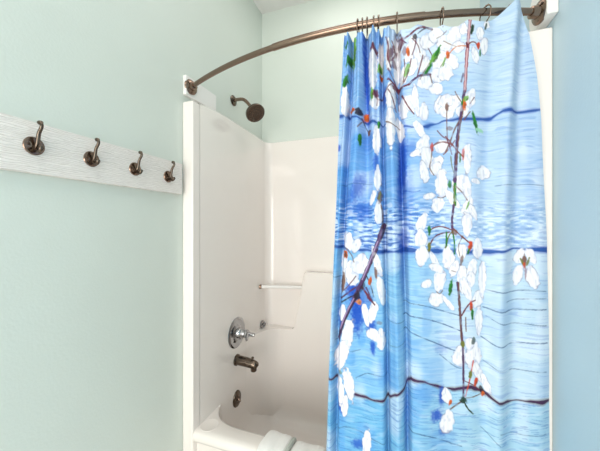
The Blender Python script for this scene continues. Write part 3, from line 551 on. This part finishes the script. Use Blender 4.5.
def petal(i, cx, cz, rx, rz, rot):
    r2 = random.Random(i)
    m, p, q = local(cx, cz, rx, rz, rot)
    taper = 1 + .22 * (q / rz) * r2.choice((-1, 1))
    d = np.sqrt((p / (rx * taper)) ** 2 + (q / rz) ** 2) + .30 * (vnoise(SX[m] / 8, SZ[m] / 8) - .5)
    sh = sstep(1.22, 1.0, d) * .35                                     # printed soft outline
    f = sstep(1.05, .95, d)
    vein = .5 + .5 * np.sin(p / max(rx, 6) * 9 + 1.5 * np.sin(q / rz * 2))
    base = px((240, 239, 243)) * (1 - .07 * vein[:, None]) - .07 * sstep(.55, 1.0, d)[:, None] * np.array([1, .9, .45])
    rib = sstep(1.6, .3, np.abs(p + 1.2 * np.sin(q / rz * 2))) * sstep(.85, .3, np.abs(q / rz))
    base = base * (1 - .10 * rib[:, None]) - (.16 * sstep(.62, .80, vnoise(SX[m] / 5 + i, SZ[m] / 12)))[:, None] * np.array([.9, .8, .45])
    edge = sstep(.10, .0, np.abs(d - 1.0)) * sstep(.45, .75, vnoise(SX[m] / 10 + i * 3, SZ[m] / 10))
    COL[m] = COL[m] * (1 - sh[:, None]) + px((126, 160, 206)) * sh[:, None]
    COL[m] = COL[m] * (1 - f[:, None]) + base * f[:, None]
    e = (.55 * edge)[:, None]; COL[m] = COL[m] * (1 - e) + px((118, 104, 132)) * e
def stem(w, cn, al, pts):
    P = np.array(pts, float)
    for _ in range(2):                                               # round the corners
        if len(P) > 2: P = np.concatenate([P[:1], np.stack([P[:-1] * .75 + P[1:] * .25, P[:-1] * .25 + P[1:] * .75], 1).reshape(-1, 2), P[-1:]])
    if cn != 'crack': w = w * .80
    lo_, hi_ = P.min(0) - w - 4, P.max(0) + w + 4
    m = np.nonzero((SX > lo_[0]) & (SX < hi_[0]) & (SZ > lo_[1]) & (SZ < hi_[1]))
    x, z = SX[m], SZ[m]; best = np.full(x.shape, 1e9)
    for a, b in zip(P, P[1:]):
        ab = b - a; t = np.clip(((x - a[0]) * ab[0] + (z - a[1]) * ab[1]) / (ab @ ab + 1e-9), 0, 1)
        best = np.minimum(best, np.hypot(x - a[0] - t * ab[0], z - a[1] - t * ab[1]))
    wv = w * (.4 + .25 * vnoise(x / 8, z / 8))
    f = (al * sstep(wv + 1.0, wv - .6, best) * (.62 + .38 * sstep(.15, .5, vnoise(x / 11 + 3, z / 11))))[:, None]
    if cn == 'crack': f *= sstep(.0, .35, vnoise(x / 25, z / 25))[:, None]
    COL[m] = COL[m] * (1 - f) + LIN[cn] * f
for b in UNDER: blob(*b, soft=.6)
for s_ in [s for s in STEMS if s[1] == 'crack']: stem(*s_)
for s_ in [s for s in STEMS if s[1] == 'purple' and s[0] > 12]: stem(*s_)
for i, p_ in enumerate(PETALS): petal(i, *p_)
for s_ in [s for s in STEMS if s[1] != 'crack']: stem(*s_)
for b in OVER:
    blob(*b)
    if b[5] in ('orange', 'red', 'orange2', 'green2', 'green'): blob(b[0] + b[2] * .3, b[1] - b[3] * .3, b[2] * .45, b[3] * .5, b[4], 'brown' if b[5][0] in 'or' else 'dkgreen', .6)
COL = np.clip(COL, .002, 1)

me = bpy.data.meshes.new('shower_curtain')
co = np.stack([X, Y, Z], -1).reshape(-1, 3)
idx = np.arange(NU * NV).reshape(NV, NU)
quads = np.stack([idx[:-1, :-1], idx[1:, :-1], idx[1:, 1:], idx[:-1, 1:]], -1).reshape(-1, 4)
me.vertices.add(len(co)); me.vertices.foreach_set('co', co.astype(np.float32).ravel())
me.loops.add(quads.size); me.loops.foreach_set('vertex_index', quads.astype(np.int32).ravel())
me.polygons.add(len(quads)); me.polygons.foreach_set('loop_start', np.arange(0, quads.size, 4, dtype=np.int32))
me.polygons.foreach_set('use_smooth', np.ones(len(quads), dtype=bool))
me.update(calc_edges=True); me.validate()
ca = me.color_attributes.new('print', 'FLOAT_COLOR', 'POINT')
ca.data.foreach_set('color', np.concatenate([COL, np.ones(COL.shape[:2] + (1,))], -1).astype(np.float32).ravel())
cur = bpy.data.objects.new('shower_curtain', me); C.objects.link(cur)
tag(cur, 'blue shower curtain printed with white blossom branches over weathered boards', 'shower curtain')
mc = bpy.data.materials.new('printed_polyester'); mc.use_nodes = True
nt = mc.node_tree; b = nt.nodes['Principled BSDF']; b.inputs['Roughness'].default_value = .6; b.inputs['Specular IOR Level'].default_value = .25
at = nt.nodes.new('ShaderNodeAttribute'); at.attribute_name = 'print'
hs = nt.nodes.new('ShaderNodeHueSaturation'); hs.inputs['Saturation'].default_value = 1.0
nt.links.new(at.outputs['Color'], hs.inputs['Color']); nt.links.new(hs.outputs['Color'], b.inputs['Base Color'])
tc = nt.nodes.new('ShaderNodeTexCoord'); nz = nt.nodes.new('ShaderNodeTexNoise'); nz.inputs['Scale'].default_value = 500
bp = nt.nodes.new('ShaderNodeBump'); bp.inputs['Strength'].default_value = .15; bp.inputs['Distance'].default_value = .001
nt.links.new(tc.outputs['Object'], nz.inputs['Vector']); nt.links.new(nz.outputs['Fac'], bp.inputs['Height']); nt.links.new(bp.outputs['Normal'], b.inputs['Normal'])
me.materials.append(mc)

# ------------------------------------------------------------------ light
def area(name, loc, target, size, power, col, shape='RECTANGLE', sy=None):
    l = bpy.data.lights.new(name, 'AREA'); l.shape = shape; l.size = size; l.size_y = sy or size; l.energy = power; l.color = col
    o = bpy.data.objects.new(name, l); C.objects.link(o); o.location = loc
    o.rotation_euler = (Vector(target) - Vector(loc)).to_track_quat('-Z', 'Y').to_euler(); return o
area('ceiling_fill', (.72, -.3, H - .02), (.72, -.3, 0), .9, 6.5, (1, .95, .91))  # added overhead fill light, no fixture in view
area('rear_fill', (.75, YR + .06, 1.15), (.75, 1.5, .95), 1.3, 37, (1, .935, .895), sy=1.9)  # added broad fill panel behind the viewer, set low to brighten the lower half
area('shower_fill', (.70, 1.50, H - .02), (.70, 1.5, 0), .5, 2, (1, .94, .90))  # added weak fill above the tub, unseen
area('left_fill', (.03, -1.1, 1.2), (1.6, .6, .8), .8, 9, (1, .97, .93), sy=1.4)  # added fill from the left, aimed at the right wall

w = bpy.data.worlds.new('world'); bpy.context.scene.world = w; w.use_nodes = True
w.node_tree.nodes['Background'].inputs['Color'].default_value = (.9, .95, 1, 1); w.node_tree.nodes['Background'].inputs['Strength'].default_value = .5

# ------------------------------------------------------------------ camera
cam = bpy.data.cameras.new('camera'); cam.sensor_width = 36; cam.lens = 280 / 600 * 36; cam.clip_start = .01
co_ = bpy.data.objects.new('camera', cam); C.objects.link(co_)
co_.location = (1.0, 0, 1.47); co_.rotation_euler = (PI / 2, 0, math.radians(19.29))
S = bpy.context.scene; S.camera = co_
S.view_settings.view_transform = 'Standard'; S.view_settings.look = 'None'; S.view_settings.gamma = 1; S.view_settings.exposure = .36
S.view_settings.use_curve_mapping = False
